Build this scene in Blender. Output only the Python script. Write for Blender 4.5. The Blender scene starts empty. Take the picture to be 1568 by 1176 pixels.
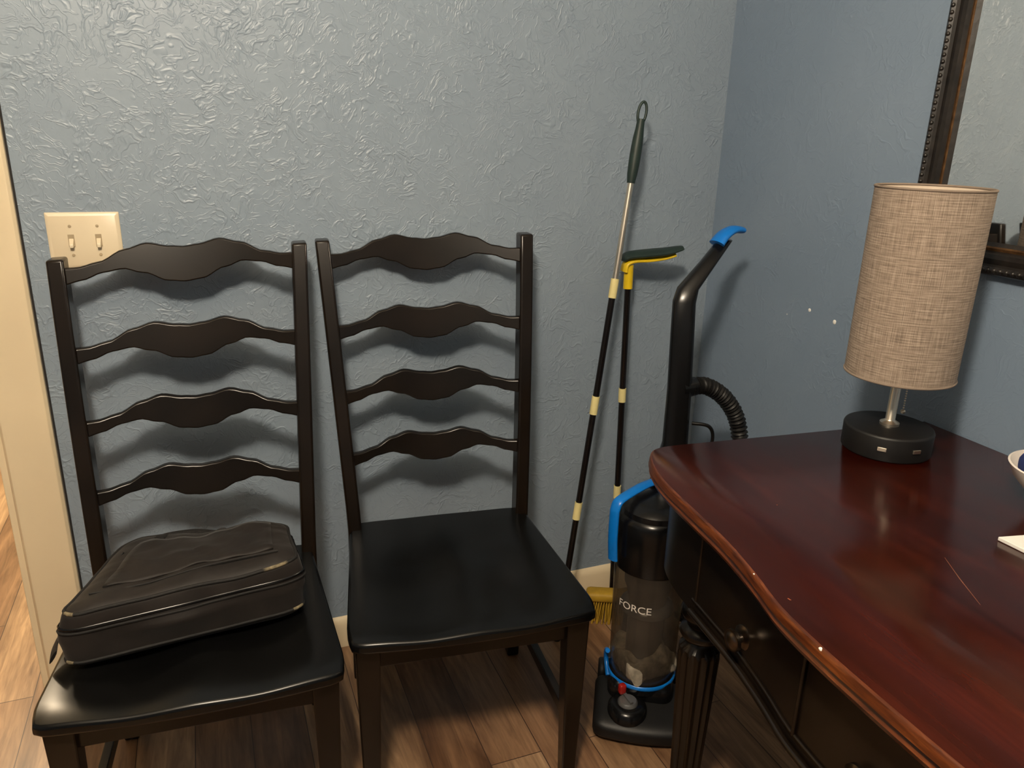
import bpy, bmesh, math, random
from mathutils import Vector, Matrix, noise
random.seed(3)
H=1.375
# ---------------------------------------------------------------- helpers
def srgb(r,g,b):
    def c(v):
        v/=255.0
        return v/12.92 if v<=.04045 else ((v+.055)/1.055)**2.4
    return (c(r),c(g),c(b),1)
def newmat(name):
    m=bpy.data.materials.new(name);m.use_nodes=True
    nt=m.node_tree;b=nt.nodes["Principled BSDF"]
    return m,nt,b
def coords(nt,scale=(1,1,1),rot=(0,0,0)):
    tc=nt.nodes.new("ShaderNodeTexCoord");mp=nt.nodes.new("ShaderNodeMapping")
    mp.inputs["Scale"].default_value=scale;mp.inputs["Rotation"].default_value=rot
    nt.links.new(tc.outputs["Object"],mp.inputs["Vector"]);return mp.outputs["Vector"]
def ramp(nt,fac,stops):
    r=nt.nodes.new("ShaderNodeValToRGB");e=r.color_ramp.elements
    e[0].position,e[0].color=stops[0];e[1].position,e[1].color=stops[-1]
    for p,c in stops[1:-1]:
        x=e.new(p);x.color=c
    nt.links.new(fac,r.inputs["Fac"]);return r.outputs["Color"]
def noisetex(nt,vec,scale,detail=4,rough=.55,dist=0):
    n=nt.nodes.new("ShaderNodeTexNoise")
    n.inputs["Scale"].default_value=scale;n.inputs["Detail"].default_value=detail
    n.inputs["Roughness"].default_value=rough;n.inputs["Distortion"].default_value=dist
    nt.links.new(vec,n.inputs["Vector"]);return n
def bump(nt,b,h,strength,dist):
    bm=nt.nodes.new("ShaderNodeBump");bm.inputs["Strength"].default_value=strength;bm.inputs["Distance"].default_value=dist
    nt.links.new(h,bm.inputs["Height"]);nt.links.new(bm.outputs["Normal"],b.inputs["Normal"]);return bm
def simple(name,col,rough=.5,metal=0,var=.12,scale=30,bumps=0,spec=.5,coat=0):
    m,nt,b=newmat(name);v=coords(nt)
    n=noisetex(nt,v,scale,5)
    c2=tuple(min(1,x*(1+var*2)) for x in col[:3])+(1,);c1=tuple(x*(1-var) for x in col[:3])+(1,)
    nt.links.new(ramp(nt,n.outputs["Fac"],[(.3,c1),(.7,c2)]),b.inputs["Base Color"])
    b.inputs["Roughness"].default_value=rough;b.inputs["Metallic"].default_value=metal
    b.inputs["Specular IOR Level"].default_value=spec
    b.inputs["Coat Weight"].default_value=coat
    if bumps: bump(nt,b,n.outputs["Fac"],bumps,.002)
    return m
# ---- materials
def wall_mat(name,c1,c2,strength=.55,scl=1.0,rough=.42):
    m,nt,b=newmat(name);v=coords(nt)
    warp=noisetex(nt,v,9*scl,3)
    mx=nt.nodes.new("ShaderNodeMixRGB");mx.blend_type='ADD';mx.inputs[0].default_value=.16/scl
    nt.links.new(v,mx.inputs[1]);nt.links.new(warp.outputs["Color"],mx.inputs[2])
    n1=noisetex(nt,mx.outputs[0],24*scl,2,.5,.6)
    def ridge(fac,w,cen=.5):
        a=nt.nodes.new("ShaderNodeMath");a.operation='SUBTRACT';a.inputs[1].default_value=cen;nt.links.new(fac,a.inputs[0])
        ab=nt.nodes.new("ShaderNodeMath");ab.operation='ABSOLUTE';nt.links.new(a.outputs[0],ab.inputs[0])
        mr=nt.nodes.new("ShaderNodeMapRange");mr.interpolation_type='SMOOTHSTEP'
        mr.inputs["From Min"].default_value=0;mr.inputs["From Max"].default_value=w
        mr.inputs["To Min"].default_value=1;mr.inputs["To Max"].default_value=0
        nt.links.new(ab.outputs[0],mr.inputs["Value"]);return mr.outputs[0]
    r1=ridge(n1.outputs["Fac"],.055)
    n2=noisetex(nt,mx.outputs[0],40*scl,2,.5,1.0)
    r2=ridge(n2.outputs["Fac"],.05,.47)
    msk=noisetex(nt,v,14*scl,2)
    mr=nt.nodes.new("ShaderNodeMapRange");mr.inputs["From Min"].default_value=.42;mr.inputs["From Max"].default_value=.6
    nt.links.new(msk.outputs["Fac"],mr.inputs["Value"])
    def mul(a,bb):
        q=nt.nodes.new("ShaderNodeMath");q.operation='MULTIPLY'
        nt.links.new(a,q.inputs[0])
        if isinstance(bb,float): q.inputs[1].default_value=bb
        else: nt.links.new(bb,q.inputs[1])
        return q.outputs[0]
    def add(a,bb):
        q=nt.nodes.new("ShaderNodeMath");q.operation='ADD';nt.links.new(a,q.inputs[0]);nt.links.new(bb,q.inputs[1]);return q.outputs[0]
    fine=noisetex(nt,v,60*scl,3)
    hgt=add(add(mul(r1,mr.outputs[0]),mul(r2,.35)),mul(fine.outputs["Fac"],.3))
    bump(nt,b,hgt,strength,.004)
    big=noisetex(nt,v,2.0,3)
    nt.links.new(ramp(nt,big.outputs["Fac"],[(.35,c1),(.65,c2)]),b.inputs["Base Color"])
    b.inputs["Roughness"].default_value=rough
    return m
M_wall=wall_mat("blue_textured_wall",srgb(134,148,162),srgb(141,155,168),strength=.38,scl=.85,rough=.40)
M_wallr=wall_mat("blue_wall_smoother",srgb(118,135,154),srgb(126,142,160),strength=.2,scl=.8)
M_cream=wall_mat("cream_wall",srgb(196,184,158),srgb(204,192,166),strength=.3)
M_ceil=wall_mat("ceiling_paint",srgb(205,200,188),srgb(210,206,195),strength=.3)
M_trim=simple("cream_gloss_trim",srgb(228,210,176),.35,var=.03,scale=4)
M_switch=simple("ivory_plastic",srgb(226,210,180),.3,var=.02,scale=5)
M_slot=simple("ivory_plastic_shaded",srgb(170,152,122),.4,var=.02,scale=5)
M_dark=simple("shadow_gap",srgb(30,28,28),.8)
def floor_mat():
    m,nt,b=newmat("laminate_planks");v=coords(nt,(1,1,1),(0,0,math.radians(90)))
    br=nt.nodes.new("ShaderNodeTexBrick");nt.links.new(v,br.inputs["Vector"])
    br.inputs["Scale"].default_value=1;br.inputs["Brick Width"].default_value=.95;br.inputs["Row Height"].default_value=.125
    br.inputs["Mortar Size"].default_value=.0012;br.inputs["Color1"].default_value=(0,0,0,1);br.inputs["Color2"].default_value=(1,1,1,1)
    br.inputs["Mortar"].default_value=(.5,.5,.5,1);br.offset=.37;br.inputs["Bias"].default_value=0
    tone=ramp(nt,br.outputs["Color"],[(0,srgb(138,102,74)),(.35,srgb(186,152,118)),(.65,srgb(158,120,90)),(1,srgb(212,180,144))])
    v2=coords(nt,(14,1.2,1));g=noisetex(nt,v2,3.2,8,.65,1.2)
    v3=coords(nt,(5,.8,1));g2=noisetex(nt,v3,2.2,4,.6,.8)
    grain=ramp(nt,g.outputs["Fac"],[(.3,srgb(135,120,110)),(.7,srgb(255,252,245))])
    grain2=ramp(nt,g2.outputs["Fac"],[(.35,srgb(160,146,136)),(.62,(1,1,1,1))])
    a=nt.nodes.new("ShaderNodeMixRGB");a.blend_type='MULTIPLY';a.inputs[0].default_value=.75
    nt.links.new(tone,a.inputs[1]);nt.links.new(grain,a.inputs[2])
    a2=nt.nodes.new("ShaderNodeMixRGB");a2.blend_type='MULTIPLY';a2.inputs[0].default_value=.85
    nt.links.new(a.outputs[0],a2.inputs[1]);nt.links.new(grain2,a2.inputs[2])
    seam=nt.nodes.new("ShaderNodeMixRGB");nt.links.new(br.outputs["Fac"],seam.inputs[0])
    nt.links.new(a2.outputs[0],seam.inputs[1]);seam.inputs[2].default_value=srgb(60,42,32)
    nt.links.new(seam.outputs[0],b.inputs["Base Color"])
    b.inputs["Roughness"].default_value=.36
    bump(nt,b,g.outputs["Fac"],.12,.001)
    return m
M_floor=floor_mat()
M_black=simple("black_painted_wood",srgb(19,13,8),.27,var=.4,scale=6,spec=.38)
M_seat=simple("black_painted_seat",srgb(8,8,8),.26,var=.3,scale=6,spec=.35)
def wood_top():
    m,nt,b=newmat("mahogany_top");v=coords(nt,(9,1,9))
    n=noisetex(nt,v,3,8,.6,.6)
    v0=coords(nt);big=noisetex(nt,v0,2.5,3)
    c=ramp(nt,n.outputs["Fac"],[(.3,srgb(44,12,6)),(.55,srgb(60,19,9)),(.75,srgb(76,27,12))])
    c2=ramp(nt,big.outputs["Fac"],[(.35,srgb(180,170,165)),(.65,(1,1,1,1))])
    a=nt.nodes.new("ShaderNodeMixRGB");a.blend_type='MULTIPLY';a.inputs[0].default_value=.85
    nt.links.new(c,a.inputs[1]);nt.links.new(c2,a.inputs[2])
    sc=noisetex(nt,v0,70,2);s=ramp(nt,sc.outputs["Fac"],[(.785,(0,0,0,1)),(.80,(1,1,1,1))])
    a3=nt.nodes.new("ShaderNodeMixRGB");nt.links.new(s,a3.inputs[0]);nt.links.new(a.outputs[0],a3.inputs[1]);a3.inputs[2].default_value=srgb(140,80,50)
    nt.links.new(a3.outputs[0],b.inputs["Base Color"])
    r=ramp(nt,big.outputs["Fac"],[(.3,(.13,.13,.13,1)),(.7,(.22,.22,.22,1))]);nt.links.new(r,b.inputs["Roughness"])
    b.inputs["Specular IOR Level"].default_value=.35
    return m
M_top=wood_top()
def edge_mat():
    m,nt,b=newmat("worn_wood_edge");v=coords(nt,(3,3,30));n=noisetex(nt,v,6,6,.6,.5)
    nt.links.new(ramp(nt,n.outputs["Fac"],[(.3,srgb(46,17,8)),(.55,srgb(88,42,16)),(.75,srgb(122,66,28))]),b.inputs["Base Color"])
    b.inputs["Roughness"].default_value=.3;return m
M_edge=edge_mat()
M_chrome=simple("brushed_steel",srgb(225,214,196),.34,1,var=.04)
M_bronze=simple("antique_pewter",srgb(96,86,76),.3,1,var=.2)
M_blackp=simple("black_plastic",srgb(12,12,13),.25,var=.2,scale=12,spec=.42)
M_blackm=simple("matte_black_plastic",srgb(14,13,13),.5,var=.2,scale=40,spec=.4)
M_blue=simple("blue_plastic",srgb(8,112,200),.3,var=.05)
M_red=simple("red_plastic",srgb(150,25,20),.35,var=.05)
M_green=simple("dark_green_grip",srgb(26,42,38),.5,var=.15)
M_yellow=simple("yellow_plastic",srgb(218,184,24),.35,var=.06)
M_band=simple("pale_yellow_band",srgb(226,212,150),.4,var=.04)
M_white=simple("white_ceramic",srgb(228,220,212),.25,var=.02)
M_paper=simple("white_paper",srgb(230,228,222),.7,var=.02)
M_navy=simple("navy_cloth",srgb(30,45,95),.8,var=.2)
M_dust=simple("grey_dust",srgb(132,124,110),.95,var=.3,scale=60,bumps=.6)
M_core=simple("grey_cyclone_plastic",srgb(74,70,64),.5,var=.1)
M_pole=simple("black_enamel_tube",srgb(24,20,19),.18,.3,var=.2)
M_gold=simple("bronze_gilt",srgb(88,62,36),.45,.6,var=.4,scale=80)
M_frame=simple("ebonised_frame",srgb(24,20,17),.38,var=.6,scale=50,bumps=.3)
M_knob=simple("silver_dial",srgb(120,120,120),.35,.6,var=.1)
M_scratch=simple("bare_wood_scratch",srgb(120,82,60),.6,var=.2)
def bag_mat():
    m,nt,b=newmat("black_nylon");v=coords(nt)
    n=noisetex(nt,v,18,4)
    nt.links.new(ramp(nt,n.outputs["Fac"],[(.3,srgb(24,20,18)),(.7,srgb(35,30,27))]),b.inputs["Base Color"])
    b.inputs["Roughness"].default_value=.62;b.inputs["Sheen Weight"].default_value=.06;b.inputs["Specular IOR Level"].default_value=.3
    n2=noisetex(nt,coords(nt,(1,1.9,1)),7,2,.45,1.0)
    bump(nt,b,n2.outputs["Fac"],.4,.014);return m
M_bag=bag_mat()
M_web=simple("webbing",srgb(17,15,14),.75,var=.2,scale=200,bumps=.4)
M_worn=simple("worn_piping",srgb(104,94,72),.8,var=.45,scale=150)
def shade_mat():
    m,nt,b=newmat("burlap_linen")
    tc=nt.nodes.new("ShaderNodeTexCoord");v=tc.outputs["UV"]
    def wv(d,s):
        w=nt.nodes.new("ShaderNodeTexWave");w.bands_direction=d;w.inputs["Scale"].default_value=s;w.inputs["Distortion"].default_value=1.2
        w.inputs["Detail"].default_value=2;w.inputs["Detail Scale"].default_value=.6
        nt.links.new(v,w.inputs["Vector"]);return w
    w1=wv('X',42);w2=wv('Y',24)
    mx=nt.nodes.new("ShaderNodeMath");mx.operation='ADD';nt.links.new(w1.outputs["Fac"],mx.inputs[0]);nt.links.new(w2.outputs["Fac"],mx.inputs[1])
    def st(sx,sy):
        mp=nt.nodes.new("ShaderNodeMapping");mp.inputs["Scale"].default_value=(sx,sy,1);nt.links.new(v,mp.inputs["Vector"])
        return noisetex(nt,mp.outputs["Vector"],1,3)
    s1=st(220,6);s2=st(9,130)
    m2=nt.nodes.new("ShaderNodeMath");m2.operation='ADD';nt.links.new(s1.outputs["Fac"],m2.inputs[0]);nt.links.new(s2.outputs["Fac"],m2.inputs[1])
    m3=nt.nodes.new("ShaderNodeMath");m3.operation='MULTIPLY_ADD';nt.links.new(mx.outputs[0],m3.inputs[0]);m3.inputs[1].default_value=.14;nt.links.new(m2.outputs[0],m3.inputs[2])
    mr=nt.nodes.new("ShaderNodeMapRange");mr.inputs["From Min"].default_value=.75;mr.inputs["From Max"].default_value=1.6
    nt.links.new(m3.outputs[0],mr.inputs["Value"])
    nt.links.new(ramp(nt,mr.outputs[0],[(.15,srgb(112,98,86)),(.5,srgb(146,130,115)),(.85,srgb(172,156,140))]),b.inputs["Base Color"])
    b.inputs["Roughness"].default_value=.95
    bump(nt,b,m3.outputs[0],.4,.001)
    return m
M_shade=shade_mat()
M_shade_in=simple("shade_lining",srgb(205,190,172),.9,var=.03)
def smoke_mat():
    m,nt,b=newmat("smoked_clear_plastic")
    t=nt.nodes.new("ShaderNodeBsdfTransparent");t.inputs[0].default_value=(.66,.62,.56,1)
    mix=nt.nodes.new("ShaderNodeMixShader");mix.inputs[0].default_value=.45
    v=coords(nt);n=noisetex(nt,v,8,3)
    nt.links.new(ramp(nt,n.outputs["Fac"],[(.3,srgb(72,66,60)),(.7,srgb(98,90,81))]),b.inputs["Base Color"])
    b.inputs["Roughness"].default_value=.15
    nt.links.new(t.outputs[0],mix.inputs[1]);nt.links.new(b.outputs[0],mix.inputs[2])
    nt.links.new(mix.outputs[0],nt.nodes["Material Output"].inputs[0]);return m
M_smoke=smoke_mat()
def mirror_mat():
    m,nt,b=newmat("mirror_glass");b.inputs["Metallic"].default_value=1;b.inputs["Roughness"].default_value=.02
    b.inputs["Base Color"].default_value=(.93,.92,.88,1);return m
M_mirror=mirror_mat()
def emis(name,col,s):
    m,nt,b=newmat(name);b.inputs["Emission Color"].default_value=col;b.inputs["Emission Strength"].default_value=s;return m

# ---- mesh helpers
def mkobj(name,bm,mats,parent=None,smooth=False,bevel=0,sub=0,angle=35):
    bmesh.ops.recalc_face_normals(bm,faces=bm.faces)
    me=bpy.data.meshes.new(name);bm.to_mesh(me);bm.free()
    if not isinstance(mats,(list,tuple)): mats=[mats]
    for x in mats: me.materials.append(x)
    o=bpy.data.objects.new(name,me);bpy.context.collection.objects.link(o)
    if parent: o.parent=parent
    if bevel:
        b=o.modifiers.new("bevel",'BEVEL');b.width=bevel;b.segments=3;b.limit_method='ANGLE';b.angle_limit=math.radians(angle)
    if smooth or bevel:
        for p in me.polygons: p.use_smooth=True
        try: me.set_sharp_from_angle(angle=math.radians(angle+5))
        except Exception: pass
    return o
def empty(name,loc=(0,0,0),rot=0):
    e=bpy.data.objects.new(name,None);e.location=loc;e.rotation_euler=(0,0,rot);e.empty_display_size=.1
    bpy.context.collection.objects.link(e);return e
def box(bm,x0,x1,y0,y1,z0,z1):
    vs=[bm.verts.new((x,y,z)) for z in (z0,z1) for y in (y0,y1) for x in (x0,x1)]
    for f in ((0,1,3,2),(4,6,7,5),(0,4,5,1),(2,3,7,6),(0,2,6,4),(1,5,7,3)): bm.faces.new([vs[i] for i in f])
def boxobj(name,x0,x1,y0,y1,z0,z1,mat,parent=None,bevel=0):
    bm=bmesh.new();box(bm,x0,x1,y0,y1,z0,z1);return mkobj(name,bm,mat,parent,bevel=bevel)
def loft(bm,rings,closed=True,caps=True):
    R=[[bm.verts.new(p) for p in r] for r in rings];n=len(R[0])
    for a,b in zip(R[:-1],R[1:]):
        for i in range(n if closed else n-1):
            j=(i+1)%n;bm.faces.new((a[i],a[j],b[j],b[i]))
    if caps:
        bm.faces.new(R[0][::-1]);bm.faces.new(R[-1])
    return R
def lathe(bm,prof,seg=40,c=(0,0,0),caps=True,squash=(1,1)):
    rings=[[(c[0]+r*squash[0]*math.cos(2*math.pi*i/seg),c[1]+r*squash[1]*math.sin(2*math.pi*i/seg),c[2]+z) for i in range(seg)] for r,z in prof]
    return loft(bm,rings,True,caps)
def smoothpts(pts,n=8):
    pts=[Vector(p) for p in pts];out=[]
    for i in range(len(pts)-1):
        p0=pts[max(i-1,0)];p1=pts[i];p2=pts[i+1];p3=pts[min(i+2,len(pts)-1)]
        for k in range(n):
            t=k/n
            out.append(.5*((2*p1)+(p2-p0)*t+(2*p0-5*p1+4*p2-p3)*t*t+(3*p1-p0-3*p2+p3)*t**3))
    out.append(pts[-1]);return out
def tube(bm,pts,rad,seg=12,closed=False,flat=(1,1),up=None):
    pts=[Vector(p) for p in pts];n=len(pts);rings=[]
    nrm=None
    for i,p in enumerate(pts):
        if closed: t=(pts[(i+1)%n]-pts[i-1]).normalized()
        else: t=(pts[min(i+1,n-1)]-pts[max(i-1,0)]).normalized()
        if nrm is None:
            a=Vector(up) if up else (Vector((0,0,1)) if abs(t.z)<.9 else Vector((1,0,0)))
            nrm=(a-t*a.dot(t)).normalized()
        else: nrm=(nrm-t*nrm.dot(t)).normalized()
        b=t.cross(nrm);r=rad(i/(n-1)) if callable(rad) else rad
        rings.append([p+nrm*(r*flat[0]*math.cos(2*math.pi*k/seg))+b*(r*flat[1]*math.sin(2*math.pi*k/seg)) for k in range(seg)])
    if closed:
        R=loft(bm,rings,True,False)
        a,b=R[-1],R[0]
        for i in range(seg):
            j=(i+1)%seg;bm.faces.new((a[i],a[j],b[j],b[i]))
    else: loft(bm,rings)
def tubeobj(name,pts,rad,mat,parent=None,seg=12,closed=False,flat=(1,1),up=None):
    bm=bmesh.new();tube(bm,pts,rad,seg,closed,flat,up);return mkobj(name,bm,mat,parent,smooth=True,angle=50)
def rectring(c,wx,wy,ax=Vector((1,0,0)),ay=Vector((0,1,0))):
    c=Vector(c);return [c+ax*(sx*wx/2)+ay*(sy*wy/2) for sx,sy in ((-1,-1),(1,-1),(1,1),(-1,1))]
def rbox(bm,cx,cy,cz,sx,sy,sz,r,n=(10,8,6),warp=None):
    key={}
    def V(i,j,k):
        if (i,j,k) in key: return key[(i,j,k)]
        p=Vector(((i/n[0]-.5)*sx,(j/n[1]-.5)*sy,(k/n[2]-.5)*sz))
        q=Vector((max(-sx/2+r,min(sx/2-r,p.x)),max(-sy/2+r,min(sy/2-r,p.y)),max(-sz/2+r,min(sz/2-r,p.z))))
        d=p-q
        if d.length>1e-9: p=q+d.normalized()*r
        p=p+Vector((cx,cy,cz))
        if warp: p=warp(p)
        key[(i,j,k)]=bm.verts.new(p);return key[(i,j,k)]
    for i in range(n[0]):
        for j in range(n[1]):
            for k in (0,n[2]): bm.faces.new((V(i,j,k),V(i+1,j,k),V(i+1,j+1,k),V(i,j+1,k)))
    for i in range(n[0]):
        for k in range(n[2]):
            for j in (0,n[1]): bm.faces.new((V(i,j,k),V(i+1,j,k),V(i+1,j,k+1),V(i,j,k+1)))
    for j in range(n[1]):
        for k in range(n[2]):
            for i in (0,n[0]): bm.faces.new((V(i,j,k),V(i,j+1,k),V(i,j+1,k+1),V(i,j,k+1)))

# ---------------------------------------------------------------- room shell
CZ=2.5;WX=1.35;WY=1.85
boxobj("floor",-3.2,1.5,-2.8,5.2,-.05,0,M_floor)
boxobj("ceiling",-3.2,1.5,-2.8,5.2,CZ,CZ+.05,M_ceil)
bm=bmesh.new()
box(bm,-.448,1.5,WY,WY+.12,0,CZ);box(bm,-1.32,-.448,WY,WY+.12,2.07,CZ);box(bm,-3.2,-1.32,WY,WY+.12,0,CZ)
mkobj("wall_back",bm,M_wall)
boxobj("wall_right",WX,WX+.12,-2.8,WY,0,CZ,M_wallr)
boxobj("wall_left",-2.72,-2.6,-2.8,WY,0,CZ,M_wallr)
boxobj("wall_front",-2.6,WX,-2.8,-2.68,0,CZ,M_wallr)
boxobj("wall_hall_back",-3.2,1.5,4.9,5.02,0,CZ,M_cream)
boxobj("wall_hall_left",-3.2,-3.08,WY+.12,4.9,0,CZ,M_cream)
boxobj("wall_hall_right",.5,.62,WY+.12,4.9,0,CZ,M_cream)
def baseboard(name,a,b,nrm,mat=M_trim):
    a=Vector((a[0],a[1],0));b=Vector((b[0],b[1],0));n=Vector((nrm[0],nrm[1],0))
    prof=[(0,0),(.014,0),(.014,.07),(.011,.08),(.006,.088),(0,.092)]
    bm=bmesh.new();loft(bm,[[p+n*d+Vector((0,0,z)) for d,z in prof] for p in (a,b)])
    mkobj(name,bm,mat,bevel=.001)
baseboard("baseboard_back",(-.348,WY),(WX,WY),(0,-1))
baseboard("baseboard_right",(WX,WY-.014),(WX,-2.6),(-1,0))
bm=bmesh.new()
prof=[(0,0),(0,.012),(.006,.018),(.03,.018),(.04,.015),(.08,.017),(.094,.016),(.1,.008),(.1,0)]
loft(bm,[[(-.348-d,WY-h,z) for d,h in prof] for z in (0,2.17)])
loft(bm,[[(-1.32+.0-.1+d,WY-h,z) for d,h in prof] for z in (0,2.17)])
loft(bm,[[(x,WY-h,2.07+.1-d) for d,h in prof] for x in (-1.42,-.348)])
box(bm,-.462,-.446,WY-.004,WY+.125,0,2.07);box(bm,-1.322,-1.306,WY-.004,WY+.125,0,2.07)
mkobj("trim_doorway",bm,M_trim,bevel=.0015)
boxobj("trim_shadow_strip",-.3485,-.344,WY-.0015,WY,.0,2.17,M_dark)  # thin dark strip, paints the shadow line between casing and wall

# ---------------------------------------------------------------- light switch
sw=empty("light_switch",(-.231,WY,1.133))
bm=bmesh.new();loft(bm,[[(-.069,0,-.058),(.069,0,-.058),(.069,0,.058),(-.069,0,.058)],[(-.069,-.003,-.058),(.069,-.003,-.058),(.069,-.003,.058),(-.069,-.003,.058)],[(-.062,-.007,-.051),(.062,-.007,-.051),(.062,-.007,.051),(-.062,-.007,.051)]])
mkobj("plate",bm,M_switch,sw,bevel=.002)
for i,x in enumerate((-.0255,.0255)):
    boxobj("slot_%d"%(i+1),x-.006,x+.006,-.0076,-.0065,-.013,.013,M_slot,sw)
    bm=bmesh.new();loft(bm,[rectring((x,-.007,-.003),.009,.016,Vector((1,0,0)),Vector((0,0,1))),rectring((x,-.02,-.010),.007,.007,Vector((1,0,0)),Vector((0,0,1)))])
    mkobj("toggle_%d"%(i+1),bm,M_switch,sw,bevel=.001)
    for z in (-.03,.03):
        bm=bmesh.new();lathe(bm,[(.0032,0),(.003,.0012),(.001,.0016)],12)
        bmesh.ops.rotate(bm,verts=bm.verts,cent=(0,0,0),matrix=Matrix.Rotation(math.radians(90),3,'X'));bmesh.ops.translate(bm,verts=bm.verts,vec=(x,-.007,z))
        mkobj("screw",bm,M_slot,sw,smooth=True)

# ---------------------------------------------------------------- chairs
def interp(tab,x):
    for (a,fa),(b,fb) in zip(tab[:-1],tab[1:]):
        if a<=x<=b:
            t=(x-a)/(b-a);t=t*t*(3-2*t);return fa+(fb-fa)*t
    return tab[-1][1]
def chair(loc,rot,ht=1.135,tilt=.13,splay=.030,base=.207,rack=0.0,lean=0.0,front=.254):
    """rack: an old chair whose back frame has settled a little to one side"""
    e=empty("dining_chair",(loc[0],loc[1],0),rot)
    SZ=.46
    def mk(*a,**k):
        o=mkobj(*a,**k)
        for v in o.data.vertices:
            c=v.co;hh=max(0,c.z-SZ)/(ht-SZ)
            c.z+=rack*c.x*hh;c.x+=lean*hh
        return o
    def py(z):
        if z<SZ: return .035*(1-z/SZ)**1.3
        t=(z-SZ)/(ht-SZ);return tilt*(.75*t+.25*t*t)
    def px(z): return base if z<SZ else base+splay*((z-SZ)/(ht-SZ))
    for s,nm in ((-1,"left"),(1,"right")):
        bm=bmesh.new()
        zs=[0,.15,.3,.44,.5,.6,.7,.8,.9,1.0,1.08,ht]
        loft(bm,[rectring((s*px(z),py(z)+.002,z),.032,.047 if z>.3 else .036) for z in zs])
        mk("post_"+nm,bm,M_black,e,bevel=.005)
    top=[(0,.043),(.12,.046),(.32,.056),(.5,.046),(.72,.024),(.88,.017),(1,.018)]
    bot=[(0,-.034),(.14,-.030),(.36,-.008),(.52,.004),(.68,.000),(.85,-.012),(1,-.018)]
    for k,z in enumerate((1.085,.925,.774,.626)):
        bm=bmesh.new();n=44;w=px(z)-.008
        sc=.94-.03*k
        rings=[]
        for i in range(n+1):
            u=-1+2*i/n;a=abs(u);zt=z+interp(top,a)*sc;zb=z+interp(bot,a)*sc
            y=py(z)+.034*(1-u*u)-.006
            x=u*w;sl=(py(z+.05)-py(z-.05))/.1
            rings.append([(x,y-.008+sl*(zb-z),zb),(x,y+.008+sl*(zb-z),zb),(x,y+.008+sl*(zt-z),zt),(x,y-.008+sl*(zt-z),zt)])
        loft(bm,rings);mk("slat_%d"%(k+1),bm,M_black,e,bevel=.003,)
    bm=bmesh.new();nu,nv=36,26
    def sp(i,j,top):
        u=-1+2*i/nu;v=j/nv
        hw=front-(front-.217)*v
        y=-.450+.470*v - .016*(1-u*u)*(1-v)
        if v<.12: hw-=.009*(1-v/.12)**2
        cu=abs(u)
        if cu>.9: y+= .008*((cu-.9)/.1)**2*(1-v)
        z=SZ
        dip=.012*(math.exp(-((cu-.42)/.28)**2))*min(1,(1-v)*2.2+.05)*min(1,.35+v*3)
        z-=dip
        z-=.004*(cu**6)
        if v<.1: z-=.006*(1-v/.1)**2
        return Vector((u*hw,y,z if top else SZ-.030))
    T=[[bm.verts.new(sp(i,j,True)) for j in range(nv+1)] for i in range(nu+1)]
    B=[[bm.verts.new(sp(i,j,False)) for j in range(nv+1)] for i in range(nu+1)]
    for i in range(nu):
        for j in range(nv):
            bm.faces.new((T[i][j],T[i+1][j],T[i+1][j+1],T[i][j+1]));bm.faces.new((B[i][j],B[i][j+1],B[i+1][j+1],B[i+1][j]))
    for i in range(nu):
        for j in (0,nv): bm.faces.new((T[i][j],T[i+1][j],B[i+1][j],B[i][j]))
    for j in range(nv):
        for i in (0,nu): bm.faces.new((T[i][j],T[i][j+1],B[i][j+1],B[i][j]))
    mk("seat",bm,M_seat,e,bevel=.006,angle=50)
    def bx(name,*a):
        bm=bmesh.new();box(bm,*a);mk(name,bm,M_black,e,bevel=.002)
    bx("apron_front",-.2,.2,-.418,-.398,.372,.431)
    bx("apron_back",-.19,.19,-.008,.010,.372,.431)
    for s,nm in ((-1,"left"),(1,"right")):
        bm=bmesh.new();loft(bm,[rectring((s*.212,-.40,.4015),.02,.059,Vector((1,0,0)),Vector((0,0,1))),rectring((s*.198,0,.4015),.02,.059,Vector((1,0,0)),Vector((0,0,1)))])
        mk("apron_"+nm,bm,M_black,e,bevel=.002)
        bm=bmesh.new();loft(bm,[rectring((s*.214,-.408,0),.03,.03),rectring((s*.214,-.408,.2),.039,.039),rectring((s*.214,-.408,.432),.048,.048)])
        mk("front_leg_"+nm,bm,M_black,e,bevel=.003)
        bm=bmesh.new();loft(bm,[rectring((s*.212,-.40,.16),.018,.028,Vector((1,0,0)),Vector((0,0,1))),rectring((s*.203,.02,.16),.018,.028,Vector((1,0,0)),Vector((0,0,1)))])
        mk("stretcher_"+nm,bm,M_black,e,bevel=.002)
    return e
c1=chair((-.052,1.625),math.radians(-4),ht=1.121,rack=.055,base=.212,splay=.024,front=.254)
c2=chair((.482,1.648),math.radians(-6.5),ht=1.134,rack=.022,splay=.034,lean=-.006)

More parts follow.
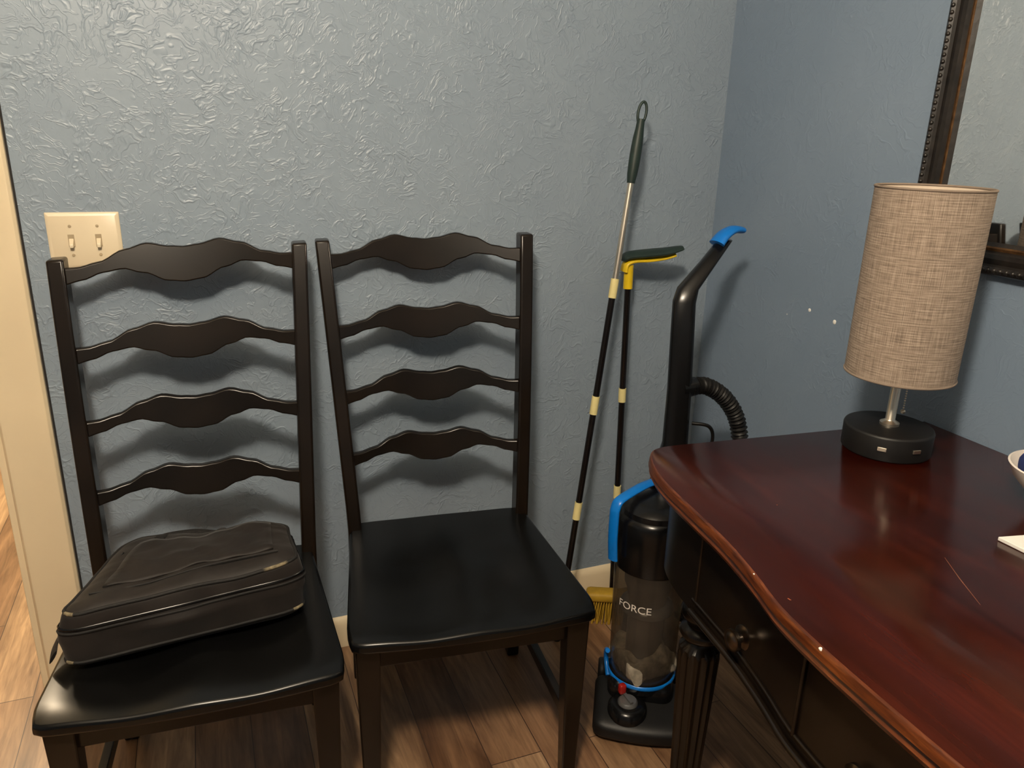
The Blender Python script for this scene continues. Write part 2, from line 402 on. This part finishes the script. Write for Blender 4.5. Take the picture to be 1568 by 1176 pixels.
# ---------------------------------------------------------------- laptop bag
bag=empty("laptop_bag",(0,0,0))
FL,FR,BR,BL=Vector((-.300,1.302,0)),Vector((.118,1.340,0)),Vector((.116,1.520,0)),Vector((-.205,1.570,0))
def bagmap(u,v,w):
    a=FL.lerp(FR,u);b=BL.lerp(BR,u);q=a.lerp(b,v)
    return Vector((q.x,q.y,w))
SEAT1=.4625
def bagwarp(p):
    u=p.x;v=p.y;w=p.z
    q=bagmap(u,v,0)
    hz=(.116+.014*u-.006*max(0,v-.5)*2*(1-u))
    z=SEAT1+w*hz
    d=noise.noise(Vector((u*3.2,v*2.2,w*2+3)))*.012+noise.noise(Vector((u*8,v*6,w*3+9)))*.003
    edge=max(0,1-abs(w-.5)*2)
    c=bagmap(.5,.5,0);dirv=(q-c);dirv.z=0
    if dirv.length>1e-5: q=q+dirv.normalized()*(d*edge+.006*edge-.008*(w>.5)*(w-.5)*2)
    z+=(d*1.0)*max(0,(w-.6)/.4)+ .006*math.sin(max(0,min(1,u))*math.pi)*math.sin(max(0,min(1,v))*math.pi)*(w>.6)
    return Vector((q.x,q.y,z))
bm=bmesh.new()
RR=.13
rbox(bm,.5,.5,.5,1,1,1,RR,(48,38,20),bagwarp)
mkobj("body",bm,M_bag,bag,smooth=True,angle=80)
def loop(w,off=.004,rr=RR,n=20):
    k_=0
    if w>1-RR: k_=RR-math.sqrt(max(0,RR*RR-(w-(1-RR))**2))
    if w<RR: k_=RR-math.sqrt(max(0,RR*RR-(RR-w)**2))
    pts=[];lo=k_;hi=1-k_;r2=rr-k_*.5
    def corner(cx,cy,a0):
        for k in range(7):
            a=a0+math.pi/2*k/6;pts.append((cx+r2*math.cos(a),cy+r2*math.sin(a)))
    def line(a,b):
        for k in range(1,n): pts.append((a[0]+(b[0]-a[0])*k/n,a[1]+(b[1]-a[1])*k/n))
    corner(hi-r2,hi-r2,0);line((hi-r2,hi),(lo+r2,hi));corner(lo+r2,hi-r2,math.pi/2);line((lo,hi-r2),(lo,lo+r2));corner(lo+r2,lo+r2,math.pi);line((lo+r2,lo),(hi-r2,lo));corner(hi-r2,lo+r2,1.5*math.pi);line((hi,lo+r2),(hi,hi-r2))
    out=[]
    for (u,v) in pts:
        q=bagwarp(Vector((u,v,w)));c=bagmap(.5,.5,0);d=q-c;d.z=0;out.append(q+d.normalized()*off)
    return out
L1=loop(.91,.0);tubeobj("piping_upper",L1,.0034,M_web,bag,8,True)
L2=loop(.70,.001);tubeobj("zip",L2,.0025,M_blackp,bag,6,True,(1.2,.8))
L2b=loop(.64,.001);tubeobj("zip_edge",L2b,.0022,M_web,bag,6,True)
L3=loop(.14,.0);tubeobj("piping_lower",L3,.003,M_web,bag,8,True)
for nm,i0,i1,LL in (("front_right",74,84,L1),("front_left",52,58,L1),("front_right_low",80,83,L3),("front_left_low",54,56,L3)):
    tubeobj("worn_corner_"+nm,LL[i0:i1+1],lambda t:.0037-.001*abs(2*t-1),M_worn,bag,8)
hp=smoothpts([bagwarp(Vector((.22,.90,.98)))+Vector((0,0,.002)),bagwarp(Vector((.28,.99,.82)))+Vector((0,.010,.004)),bagwarp(Vector((.42,.99,.82)))+Vector((0,.014,.006)),bagwarp(Vector((.54,.99,.82)))+Vector((0,.010,.004)),bagwarp(Vector((.60,.90,.98)))+Vector((0,0,.002))],8)
tubeobj("carry_handle",hp,.009,M_web,bag,10,flat=(.5,1.2))
pp=smoothpts([bagwarp(Vector((u,v,1)))+Vector((0,0,.0015)) for u,v in ((.08,.17),(.3,.16),(.6,.16),(.92,.16))],8)
tubeobj("pocket_seam",pp,.0022,M_web,bag,6)
sp_=smoothpts([bagwarp(Vector((.07,.75,.95))),bagwarp(Vector((.0,.62,.62)))+Vector((-.006,0,0)),bagwarp(Vector((-.02,.42,.45)))+Vector((-.008,0,0)),bagwarp(Vector((-.03,.22,.30)))+Vector((-.010,0,0)),bagwarp(Vector((-.02,.10,.20)))+Vector((-.008,0,0))],8)
tubeobj("shoulder_strap",sp_,.020,M_web,bag,10,flat=(.14,1),up=(1,.2,.3))
bm=bmesh.new();G=[[bagwarp(Vector((.12+.78*i/24,.22+.64*j/16,1.0)))+Vector((0,0,.0030+.0014*math.sin(i*1.1+j*.7))) for j in range(17)] for i in range(25)]
VV=[[bm.verts.new(p) for p in r] for r in G]
for i in range(24):
    for j in range(16): bm.faces.new((VV[i][j],VV[i+1][j],VV[i+1][j+1],VV[i][j+1]))
o=mkobj("top_pocket",bm,M_bag,bag,smooth=True,angle=80);s=o.modifiers.new("t",'SOLIDIFY');s.thickness=.004;s.offset=-1

# ---------------------------------------------------------------- sideboard
sb=empty("sideboard",(0,0,0))
half=[(.790,1.112),(.752,1.113),(.724,1.104),(.700,1.074),(.680,1.024),(.667,.963),(.657,.871),(.647,.781),(.630,.698),(.612,.627),(.604,.548),(.601,.472),(.600,.400)]
fr=smoothpts([(x,y,0) for x,y in half],4)
front=[(p.x,p.y) for p in fr]
front+= [(x,.8-y) for x,y in front[:-1][::-1]]
outl=[(1.342,1.062)]+front+[(1.342,-.262)]
def inset(pts,d):
    cx=[];n=len(pts)
    for i in range(n):
        a=Vector(pts[i-1]);b=Vector(pts[(i+1)%n]);t=(b-a).normalized();nn=Vector((-t.y,t.x))
        cx.append((pts[i][0]+nn.x*d,pts[i][1]+nn.y*d))
    return cx
def ins(d):
    q=inset(outl,d)
    if q[len(q)//2][0]<outl[len(outl)//2][0]: q=inset(outl,-d)
    q[0]=(1.342,1.062-d);q[-1]=(1.342,-.262+d);return q
TZ=.831
bm=bmesh.new()
lv=[(.012,TZ-.036),(.006,TZ-.034),(.002,TZ-.026),(.006,TZ-.020),(0,TZ-.015),(-.001,TZ-.007),(.002,TZ-.002),(.005,TZ)]
R=loft(bm,[[(x,y,z) for x,y in ins(d)] for d,z in lv])
bm.faces.ensure_lookup_table()
for f in bm.faces: f.material_index=1
bm.faces[-1].material_index=0
o=mkobj("top",bm,[M_top,M_edge],sb,smooth=True,angle=40)
bm=bmesh.new()
body=ins(.045)
body=[(min(x,1.335),y) for x,y in body]
loft(bm,[[(x,y,z) for x,y in body] for z in (.615,TZ-.034)])
mkobj("carcass",bm,M_black,sb,smooth=True,angle=30)
fb=[p for p in body if p[0]<1.2]
for nm,z,off,r in (("bead_lower",.618,.004,.006),("bead_drawer_top",.782,.001,.003),("bead_drawer_bottom",.640,.001,.003)):
    pp=[(x-off,y,z) for x,y in fb if -.12<y<.925]
    tubeobj(nm,pp,r,M_black,sb,8)
def fx(y):
    best=min(fb,key=lambda p:abs(p[1]-y)+(10 if p[0]>.85 else 0));return best[0]
for i,y in enumerate((.905,.61,.19,-.105)):
    tubeobj("bead_drawer_side_%d"%(i+1),[(fx(y)-.001,y,.64),(fx(y)-.001,y,.782)],.003,M_black,sb,8)
for i,y in enumerate((.765,.5,.3,.035)):
    bm=bmesh.new();lathe(bm,[(.019,0),(.019,.003),(.015,.005),(.007,.007),(.006,.012),(.012,.015),(.017,.019),(.0165,.024),(.013,.0235),(.011,.0255),(.006,.027),(.002,.0275)],28)
    bmesh.ops.rotate(bm,verts=bm.verts,cent=(0,0,0),matrix=Matrix.Rotation(math.radians(-90),3,'Y'));bmesh.ops.translate(bm,verts=bm.verts,vec=(fx(y),y,.672))
    mkobj("drawer_knob_%d"%(i+1),bm,M_bronze,sb,smooth=True,angle=50)
def leg(nm,cx,cy):
    bm=bmesh.new()
    loft(bm,[rectring((cx,cy,z),.080,.080) for z in (.562,.80)])
    mkobj(nm+"_block",bm,M_black,sb,bevel=.004)
    bm=bmesh.new();seg=112
    prof=[(.020,0),(.026,.01),(.028,.03),(.022,.05),(.020,.06),(.027,.08),(.031,.2),(.036,.33),(.040,.44),(.038,.455),(.028,.464),(.026,.470),(.037,.478),(.042,.488),(.037,.498),(.028,.503),(.028,.512),(.038,.520),(.043,.532),(.038,.545),(.030,.552),(.034,.558),(.034,.564)]
    rings=[]
    for r,z in prof:
        rr=[]
        for i in range(seg):
            a=2*math.pi*i/seg;k=r
            if .07<z<.445: k=r*(1-.14*(.5-.5*math.cos(a*14))**.6)
            rr.append((cx+k*math.cos(a),cy+k*math.sin(a),z))
        rings.append(rr)
    loft(bm,rings);mkobj(nm,bm,M_black,sb,smooth=True,angle=50)
leg("leg_front_far",.808,1.010);leg("leg_front_near",.808,-.210);leg("leg_back_far",1.285,.985);leg("leg_back_near",1.285,-.185)
tubeobj("scratch",[(.912,.645,TZ+.0001),(.885,.60,TZ+.0001),(.856,.546,TZ+.0001)],lambda t:.0005*(1-.6*abs(2*t-1)),M_scratch,sb,6)
bm=bmesh.new()
for (x,y,z,r) in ((.6075,.548,.8275,.0032),(.634,.700,.829,.0016),(.604,.44,.828,.0022),(.668,.94,.828,.0014)):
    bmesh.ops.create_icosphere(bm,subdivisions=2,radius=r,matrix=Matrix.Translation((x,y,z))@Matrix.Diagonal((.8,1.3,.8,1)))
mkobj("edge_chips",bm,M_paper,sb,smooth=True)

# ---------------------------------------------------------------- table lamp
lx,ly=1.148,.975
lamp=empty("table_lamp",(lx,ly,TZ),0)
bm=bmesh.new();lathe(bm,[(.073,0),(.077,.002),(.0775,.042),(.076,.0455),(.073,.047),(.001,.0475)],64);mkobj("base",bm,M_blackm,lamp,smooth=True,angle=40)
bm=bmesh.new();lathe(bm,[(.017,.047),(.017,.052),(.010,.056),(.0085,.058),(.0085,.15),(.013,.152),(.013,.21),(.004,.212)],24);mkobj("stem",bm,M_chrome,lamp,smooth=True,angle=40)
ang=math.atan2(-ly,-lx)
for i,da in enumerate((-.05,.72)):
    a=ang+da;bm=bmesh.new();box(bm,-.0015,.0015,-.0075,.0075,-.0035,.0035)
    bmesh.ops.rotate(bm,verts=bm.verts,cent=(0,0,0),matrix=Matrix.Rotation(a,3,'Z'));bmesh.ops.translate(bm,verts=bm.verts,vec=(.0778*math.cos(a),.0778*math.sin(a),.024))
    mkobj("usb_port_%d"%(i+1),bm,M_chrome,lamp,bevel=.0005)
bm=bmesh.new()
for k in range(16):
    bmesh.ops.create_icosphere(bm,subdivisions=1,radius=.0018,matrix=Matrix.Translation((.014,-.012,.150-k*.0045)))
bmesh.ops.create_icosphere(bm,subdivisions=2,radius=.0045,matrix=Matrix.Translation((.014,-.012,.075)))
mkobj("pull_chain",bm,M_chrome,lamp,smooth=True)
def cyl_uv(name,r0,r1,z0,z1,mat):
    bm=bmesh.new();uv=bm.loops.layers.uv.new("UVMap");seg=96;nz=8
    V=[[bm.verts.new(((r0+(r1-r0)*j/nz)*math.cos(2*math.pi*i/seg),(r0+(r1-r0)*j/nz)*math.sin(2*math.pi*i/seg),z0+(z1-z0)*j/nz)) for i in range(seg)] for j in range(nz+1)]
    for j in range(nz):
        for i in range(seg):
            f=bm.faces.new((V[j][i],V[j][(i+1)%seg],V[j+1][(i+1)%seg],V[j+1][i]))
            for l,(a,b) in zip(f.loops,((i,j),(i+1,j),(i+1,j+1),(i,j+1))): l[uv].uv=(a/seg*1.8,b/nz)
    return mkobj(name,bm,mat,lamp,smooth=True,angle=60)
cyl_uv("shade",.092,.092,.146,.472,M_shade)
cyl_uv("shade_lining",.0905,.0905,.146,.472,M_shade_in)
for nm,z in (("rim_bottom",.146),("rim_top",.472)):
    tubeobj(nm,[(.0915*math.cos(2*math.pi*k/64),.0915*math.sin(2*math.pi*k/64),z) for k in range(64)],.0022,M_shade,lamp,8,True)
for k in range(3):
    a=k*2*math.pi/3+.4
    tubeobj("spider_arm_%d"%(k+1),[(0.012*math.cos(a),.012*math.sin(a),.20),(.05*math.cos(a),.05*math.sin(a),.205),(.0905*math.cos(a),.0905*math.sin(a),.44)],.0015,M_chrome,lamp,6)
bm=bmesh.new();lathe(bm,[(.013,.21),(.014,.225),(.024,.25),(.030,.28),(.026,.305),(.012,.322),(.001,.326)],24);mkobj("bulb",bm,M_white,lamp,smooth=True)

bowl=empty("bowl",(1.222,.690,TZ))
bm=bmesh.new();lathe(bm,[(.035,0),(.037,.006),(.055,.02),(.078,.045),(.088,.066),(.085,.067),(.074,.047),(.052,.024),(.03,.012),(.001,.010)],56);mkobj("shell",bm,M_white,bowl,smooth=True,angle=60)
bm=bmesh.new();rbox(bm,0,0.01,.062,.12,.10,.06,.025,(12,10,6),lambda p:p+Vector((0,0,noise.noise(p*30)*.012)));mkobj("folded_cloth",bm,M_navy,bowl,smooth=True,angle=80)
bm=bmesh.new();loft(bm,[[(1.028,.655,TZ+z),(1.034,.520,TZ+z),(1.26,.53,TZ+z),(1.25,.610,TZ+z)] for z in (.0002,.006)])
mkobj("notepad",bm,M_paper,bevel=.001)

# ---------------------------------------------------------------- wall mirror
mir=empty("wall_mirror",(WX,0,0))
Y0,Y1,Z0,Z1=.20,1.172,1.147,2.05
prof=[(0,0),(0,.016),(.003,.022),(.010,.026),(.016,.022),(.020,.017),(.030,.020),(.038,.019),(.043,.012),(.048,.014),(.051,.013),(.058,.006),(.058,.0)]
bm=bmesh.new();rings=[]
for (cy,cz,sy,sz) in ((Y1,Z0,-1,1),(Y1,Z1,-1,-1),(Y0,Z1,1,-1),(Y0,Z0,1,1)):
    rings.append([(-h,cy+sy*d,cz+sz*d) for d,h in prof])
R=loft(bm,rings,False,False)
a,b=R[-1],R[0]
for i in range(len(prof)-1): bm.faces.new((a[i],a[i+1],b[i+1],b[i]))
bm.faces.ensure_lookup_table()
for k,f in enumerate(bm.faces):
    i=k%(len(prof)-1)
    if i in (8,9): f.material_index=1
mkobj("frame",bm,[M_frame,M_gold],mir)
bm=bmesh.new()
def beads(d,h,r,step):
    P=[(Y1-d,Z0+d),(Y1-d,Z1-d),(Y0+d,Z1-d),(Y0+d,Z0+d)]
    for i in range(4):
        a=Vector(P[i]);b=Vector(P[(i+1)%4]);n=int((b-a).length/step)
        for k in range(n):
            q=a.lerp(b,k/n);bmesh.ops.create_icosphere(bm,subdivisions=2,radius=r,matrix=Matrix.Translation((-h,q.x,q.y)))
beads(.010,.0225,.0052,.012)
mkobj("frame_beading",bm,M_frame,mir,smooth=True,angle=80)
boxobj("glass",-.006,-.004,Y0+.052,Y1-.052,Z0+.052,Z1-.052,M_mirror,mir)
for (y,z,r) in ((1.430,.982,.0045),(1.346,.972,.0055),(1.505,.955,.0015)):
    bm=bmesh.new();bmesh.ops.create_icosphere(bm,subdivisions=2,radius=r)
    for v in bm.verts: v.co.x*=.3;v.co+=Vector((WX-.0008,y,z));v.co.y+=noise.noise(v.co*300)*.001
    mkobj("wall_spackle_spot",bm,M_paper,smooth=True)  # flat white spackle dots over nail holes

# ---------------------------------------------------------------- poles
A=Vector((.832,1.668,0.0));B=Vector((1.030,1.742,1.444))
p1=empty("extension_pole",(0,0,0))
def seg_(name,a,b,t0,t1,r,mat,par,seg=16):
    tubeobj(name,[a.lerp(b,t0),a.lerp(b,t0+(t1-t0)*.5),a.lerp(b,t1)],r,mat,par,seg)
seg_("tube_lower",A,B,.0,.685,.0085,M_pole,p1)
seg_("tube_upper",A,B,.685,.90,.0078,M_chrome,p1)
seg_("foot",A,B,0,.02,.011,M_blackm,p1)
for i,z in enumerate((.270,.476,.690)):
    seg_("band_%d"%(i+1),A,B,z-.016,z+.018,.0106,M_band,p1)
d=(B-A).normalized()
g=[A.lerp(B,.872+.015*k) for k in range(8)]
tubeobj("grip",g,lambda t:.0098+.0045*math.sin(min(1,t*1.15)*math.pi)**.6 if t<.86 else .0095,M_green,p1,20)
top=A.lerp(B,.972);side=Vector((1,-.2,0)).normalized()
lp=[]
for k in range(25):
    a=2*math.pi*k/24
    lp.append(top+d*(.022-.026*math.cos(a))+side*(.0105*math.sin(a)))
tubeobj("hang_loop",lp[:-1],.0035,M_green,p1,10,True)
A2=Vector((1.054,1.752,0.0));B2=Vector((1.042,1.775,1.035))
p2=empty("squeegee_pole",(0,0,0))
seg_("tube",A2,B2,0,.97,.0085,M_pole,p2)
for i,z in enumerate((.375,.66)):
    seg_("band_%d"%(i+1),A2,B2,z-.018,z+.020,.0106,M_band,p2)
seg_("socket",A2,B2,.95,1.012,.0125,M_yellow,p2)
off=Vector((-.008,-.015,0))
hx=[(1.036,1.790,1.030),(1.040,1.788,1.050),(1.060,1.782,1.060),(1.10,1.770,1.062),(1.14,1.757,1.068),(1.165,1.748,1.076)]
hs=[p+off for p in smoothpts(hx,6)]
tubeobj("head_carrier",hs,lambda t:.012-.006*t,M_yellow,p2,14,flat=(.6,1.4))
tubeobj("head_pad",[p+off+Vector((0,0,.0115)) for p in smoothpts([(1.030,1.790,1.046),(1.045,1.788,1.060),(1.10,1.770,1.068),(1.14,1.757,1.073),(1.182,1.743,1.083)],6)],lambda t:.013*(1-.5*abs(2*t-1)**3),M_green,p2,14,flat=(.6,1.9))

# yellow broom head on the floor in the corner
br=empty("push_broom_head",(1.045,1.69,0),math.radians(-25))
M_bris=simple("yellow_bristle",srgb(165,130,32),.6)
bm=bmesh.new();rbox(bm,0,0,.085,.20,.05,.03,.012,(16,6,5));mkobj("block",bm,M_bris,br,smooth=True,angle=60)
bm=bmesh.new()
for i in range(26):
    for j in range(5):
        x=-.09+.18*i/25;y=-.016+.032*j/4;q=Vector((x*1.12+random.uniform(-.004,.004),y*1.5,0.001))
        tube(bm,[(x,y,.075),q],.0022,5)
mkobj("bristles",bm,M_bris,br)

# ---------------------------------------------------------------- upright vacuum
vac=empty("upright_vacuum",(0,0,0))
bc=Vector((.918,1.362,0));fd=Vector((-.5,-.866,0));rt=Vector((.866,-.5,0))
def L(f,s,z): return bc+fd*f+rt*s+Vector((0,0,z))
bm=bmesh.new();lathe(bm,[(.076,.115),(.079,.12),(.082,.26),(.086,.43)],56,bc,False);mkobj("bin",bm,M_smoke,vac,smooth=True,angle=60)
bm=bmesh.new();lathe(bm,[(.087,.415),(.089,.42),(.090,.50),(.089,.535),(.085,.545),(.080,.549),(.078,.562),(.068,.572),(.045,.578),(.001,.580)],56,bc);mkobj("bin_cap",bm,M_blackp,vac,smooth=True,angle=30)
bm=bmesh.new();lathe(bm,[(.042,.12),(.044,.30),(.05,.34),(.058,.36),(.060,.42)],32,bc);mkobj("cyclone_core",bm,M_core,vac,smooth=True,angle=50)
bm=bmesh.new();lathe(bm,[(.05,.285),(.064,.290),(.064,.300),(.05,.31)],32,bc);mkobj("cyclone_skirt",bm,M_knob,vac,smooth=True,angle=50)
bm=bmesh.new();rbox(bm,bc.x,bc.y,.148,.138,.138,.062,.028,(20,20,10),lambda p:p+Vector((0,0,noise.noise(p*26)*.04 if p.z>.14 else 0)));mkobj("dust",bm,M_dust,vac,smooth=True,angle=80)
bm=bmesh.new();lathe(bm,[(.070,.085),(.080,.09),(.081,.118),(.074,.120)],56,bc);mkobj("bin_floor",bm,M_blackp,vac,smooth=True,angle=40)
ring=[(bc.x+.0815*math.cos(2*math.pi*k/64),bc.y+.0815*math.sin(2*math.pi*k/64),.112) for k in range(64)]
tubeobj("bin_trim",ring,.0042,M_blue,vac,10,True,flat=(1.4,.8))
tubeobj("bin_latch",smoothpts([L(.03,-.080,.10),L(.0,-.087,.125),L(.005,-.088,.155),L(.02,-.085,.165)],6),.006,M_blue,vac,10)
hpts=smoothpts([L(-.09,.01,.585),L(-.03,-.03,.594),L(.03,-.072,.592)],6)[:-1]+smoothpts([L(.03,-.072,.592),L(.048,-.088,.584),L(.055,-.094,.565)],6)[:-1]+smoothpts([L(.055,-.094,.565),L(.056,-.094,.50),L(.054,-.090,.44)],6)
tubeobj("carry_handle",hpts,.0125,M_blue,vac,14,flat=(.5,1.1))
fdt=bpy.data.curves.new("txt",'FONT');fdt.body="FORCE";fdt.size=.026;fdt.align_x='CENTER'
to=bpy.data.objects.new("txt",fdt);bpy.context.collection.objects.link(to);bpy.context.view_layer.update()
me=bpy.data.meshes.new_from_object(to.evaluated_get(bpy.context.evaluated_depsgraph_get()));bpy.data.objects.remove(to)
a0=math.atan2(fd.y,fd.x)-.42
for v in me.vertices:
    a=a0+v.co.x/.080;rr=.0852
    v.co=Vector((bc.x+rr*math.cos(a),bc.y+rr*math.sin(a),.322+v.co.y))
me.materials.append(M_white);me.name="lettering";lo=bpy.data.objects.new("lettering",me);bpy.context.collection.objects.link(lo);lo.parent=vac
def sect(c,wx,wy,n=20,pw=.6):
    out=[]
    for k in range(n):
        a=2*math.pi*k/n;ca,sa=math.cos(a),math.sin(a)
        x=wx*math.copysign(abs(ca)**pw,ca);y=wy*math.copysign(abs(sa)**pw,sa)
        out.append(Vector(c)+rt*x+fd*y)
    return out
bm=bmesh.new()
P=[((.975,1.462,.09),.055,.035),((.985,1.462,.25),.052,.035),((1.000,1.465,.45),.052,.038),((1.015,1.465,.58),.040,.032),((1.026,1.467,.66),.031,.025),((1.031,1.478,.80),.029,.023),((1.034,1.492,.93),.028,.022),((1.036,1.50,1.005),.027,.023),((1.047,1.506,1.035),.025,.021),((1.105,1.52,1.09),.020,.019),((1.155,1.53,1.142),.017,.016)]
loft(bm,[sect(c,a,b) for c,a,b in P]);mkobj("spine",bm,M_blackp,vac,smooth=True,angle=60)
tip=smoothpts([(1.130,1.527,1.134),(1.150,1.530,1.154),(1.178,1.535,1.165),(1.205,1.54,1.163)],6)
tubeobj("handle_grip_tip",tip,lambda t:.019-.005*t,M_blue,vac,14,flat=(.6,1.25))
hc=smoothpts([(1.055,1.47,.80),(1.10,1.47,.80),(1.155,1.462,.765),(1.195,1.452,.70),(1.205,1.44,.60),(1.19,1.43,.45),(1.15,1.42,.30),(1.06,1.42,.18)],30)
tubeobj("hose",hc,lambda t:.0185+.0035*math.sin(t*2*math.pi*58),M_blackm,vac,16)
tubeobj("hose_collar",[(1.03,1.472,.80),(1.07,1.472,.802)],.023,M_blackp,vac,18)
tubeobj("power_cord",smoothpts([(1.05,1.44,.72),(1.085,1.42,.715),(1.10,1.42,.68),(1.085,1.42,.62),(1.06,1.43,.58)],8),.0045,M_blackp,vac,8)
bm=bmesh.new()
def headwarp(p):
    z=p.z
    if z>.03: z*=1-.45*max(0,(p.y-.04)/.16)
    return L(p.y-.02*(abs(p.x)/.14)**2,p.x,z)
rbox(bm,.015,.078,.043,.25,.16,.072,.022,(20,16,8),headwarp);mkobj("floor_head",bm,M_blackm,vac,smooth=True,angle=60)
bm=bmesh.new();rbox(bm,0,-.01,.07,.16,.17,.10,.03,(14,14,8),lambda p:L(p.y,p.x,p.z));mkobj("motor_housing",bm,M_blackp,vac,smooth=True,angle=60)
bm=bmesh.new();lathe(bm,[(.048,.0),(.046,.02),(.038,.028),(.03,.030)],36,L(.10,-.03,.055));mkobj("dial_boss",bm,M_blackp,vac,smooth=True,angle=40)
bm=bmesh.new();q=L(.10,-.03,.080);lathe(bm,[(.024,0),(.024,.008),(.020,.013),(.001,.014)],32,q);box(bm,q.x-.004,q.x+.004,q.y-.018,q.y+.018,q.z+.011,q.z+.019);mkobj("height_dial",bm,M_knob,vac,smooth=True,angle=40)
bm=bmesh.new();rbox(bm,0,0,0,.018,.016,.026,.005,(5,5,5),lambda p:L(.082,-.045,.108)+Vector((p.x,p.y,p.z)));mkobj("release_pedal",bm,M_red,vac,smooth=True,angle=60)
for s in (-1,1):
    bm=bmesh.new();lathe(bm,[(.03,-.01),(.034,-.006),(.034,.006),(.03,.01)],24)
    bmesh.ops.rotate(bm,verts=bm.verts,cent=(0,0,0),matrix=Matrix.Rotation(math.radians(90),3,'Y'));bmesh.ops.rotate(bm,verts=bm.verts,cent=(0,0,0),matrix=Matrix.Rotation(math.radians(-30),3,'Z'))
    bmesh.ops.translate(bm,verts=bm.verts,vec=L(-.07,s*.095,.034));mkobj("wheel",bm,M_blackm,vac,smooth=True,angle=50)

# ---------------------------------------------------------------- lights
cl=empty("ceiling_light",(-.15,.1,CZ))
bm=bmesh.new();lathe(bm,[(.16,0),(.165,-.02),(.15,-.025)],48);mkobj("rim",bm,M_bronze,cl,smooth=True)
bm=bmesh.new();lathe(bm,[(.148,-.02),(.14,-.05),(.11,-.075),(.06,-.092),(.001,-.098)],48,caps=False);mkobj("glass_dome",bm,emis("warm_glass",(1,.8,.55,1),3),cl,smooth=True)
def point(name,loc,r,power,col):
    l=bpy.data.lights.new(name,'POINT');l.shadow_soft_size=r;l.energy=power;l.color=col
    o=bpy.data.objects.new(name,l);o.location=loc;bpy.context.collection.objects.link(o);return o
point("ceiling_bulb",(-.15,.1,2.22),.10,128,(1,.855,.67))
point("hall_bulb",(-.87,3.45,2.2),.16,150,(1,.80,.55))
w=bpy.data.worlds.new("world");w.use_nodes=True;w.node_tree.nodes["Background"].inputs[0].default_value=(.6,.55,.5,1);w.node_tree.nodes["Background"].inputs[1].default_value=.15
bpy.context.scene.world=w
# ---------------------------------------------------------------- camera
p=math.radians(18.2);r=math.radians(1.57);yw=math.radians(22)
Fh=Vector((math.sin(yw),math.cos(yw),0));R0=Vector((math.cos(yw),-math.sin(yw),0));Z=Vector((0,0,1))
fw=Fh*math.cos(p)-Z*math.sin(p);up0=Fh*math.sin(p)+Z*math.cos(p)
X=R0*math.cos(r)+up0*math.sin(r);Y=up0*math.cos(r)-R0*math.sin(r)
cd=bpy.data.cameras.new("camera");cd.lens=36*1178/1568;cd.sensor_width=36;cd.clip_start=.02
cam=bpy.data.objects.new("camera",cd);M=Matrix((X,Y,-fw)).transposed().to_4x4();M.translation=Vector((0,0,H));cam.matrix_world=M
bpy.context.collection.objects.link(cam);bpy.context.scene.camera=cam
bpy.context.scene.view_settings.view_transform='Standard'
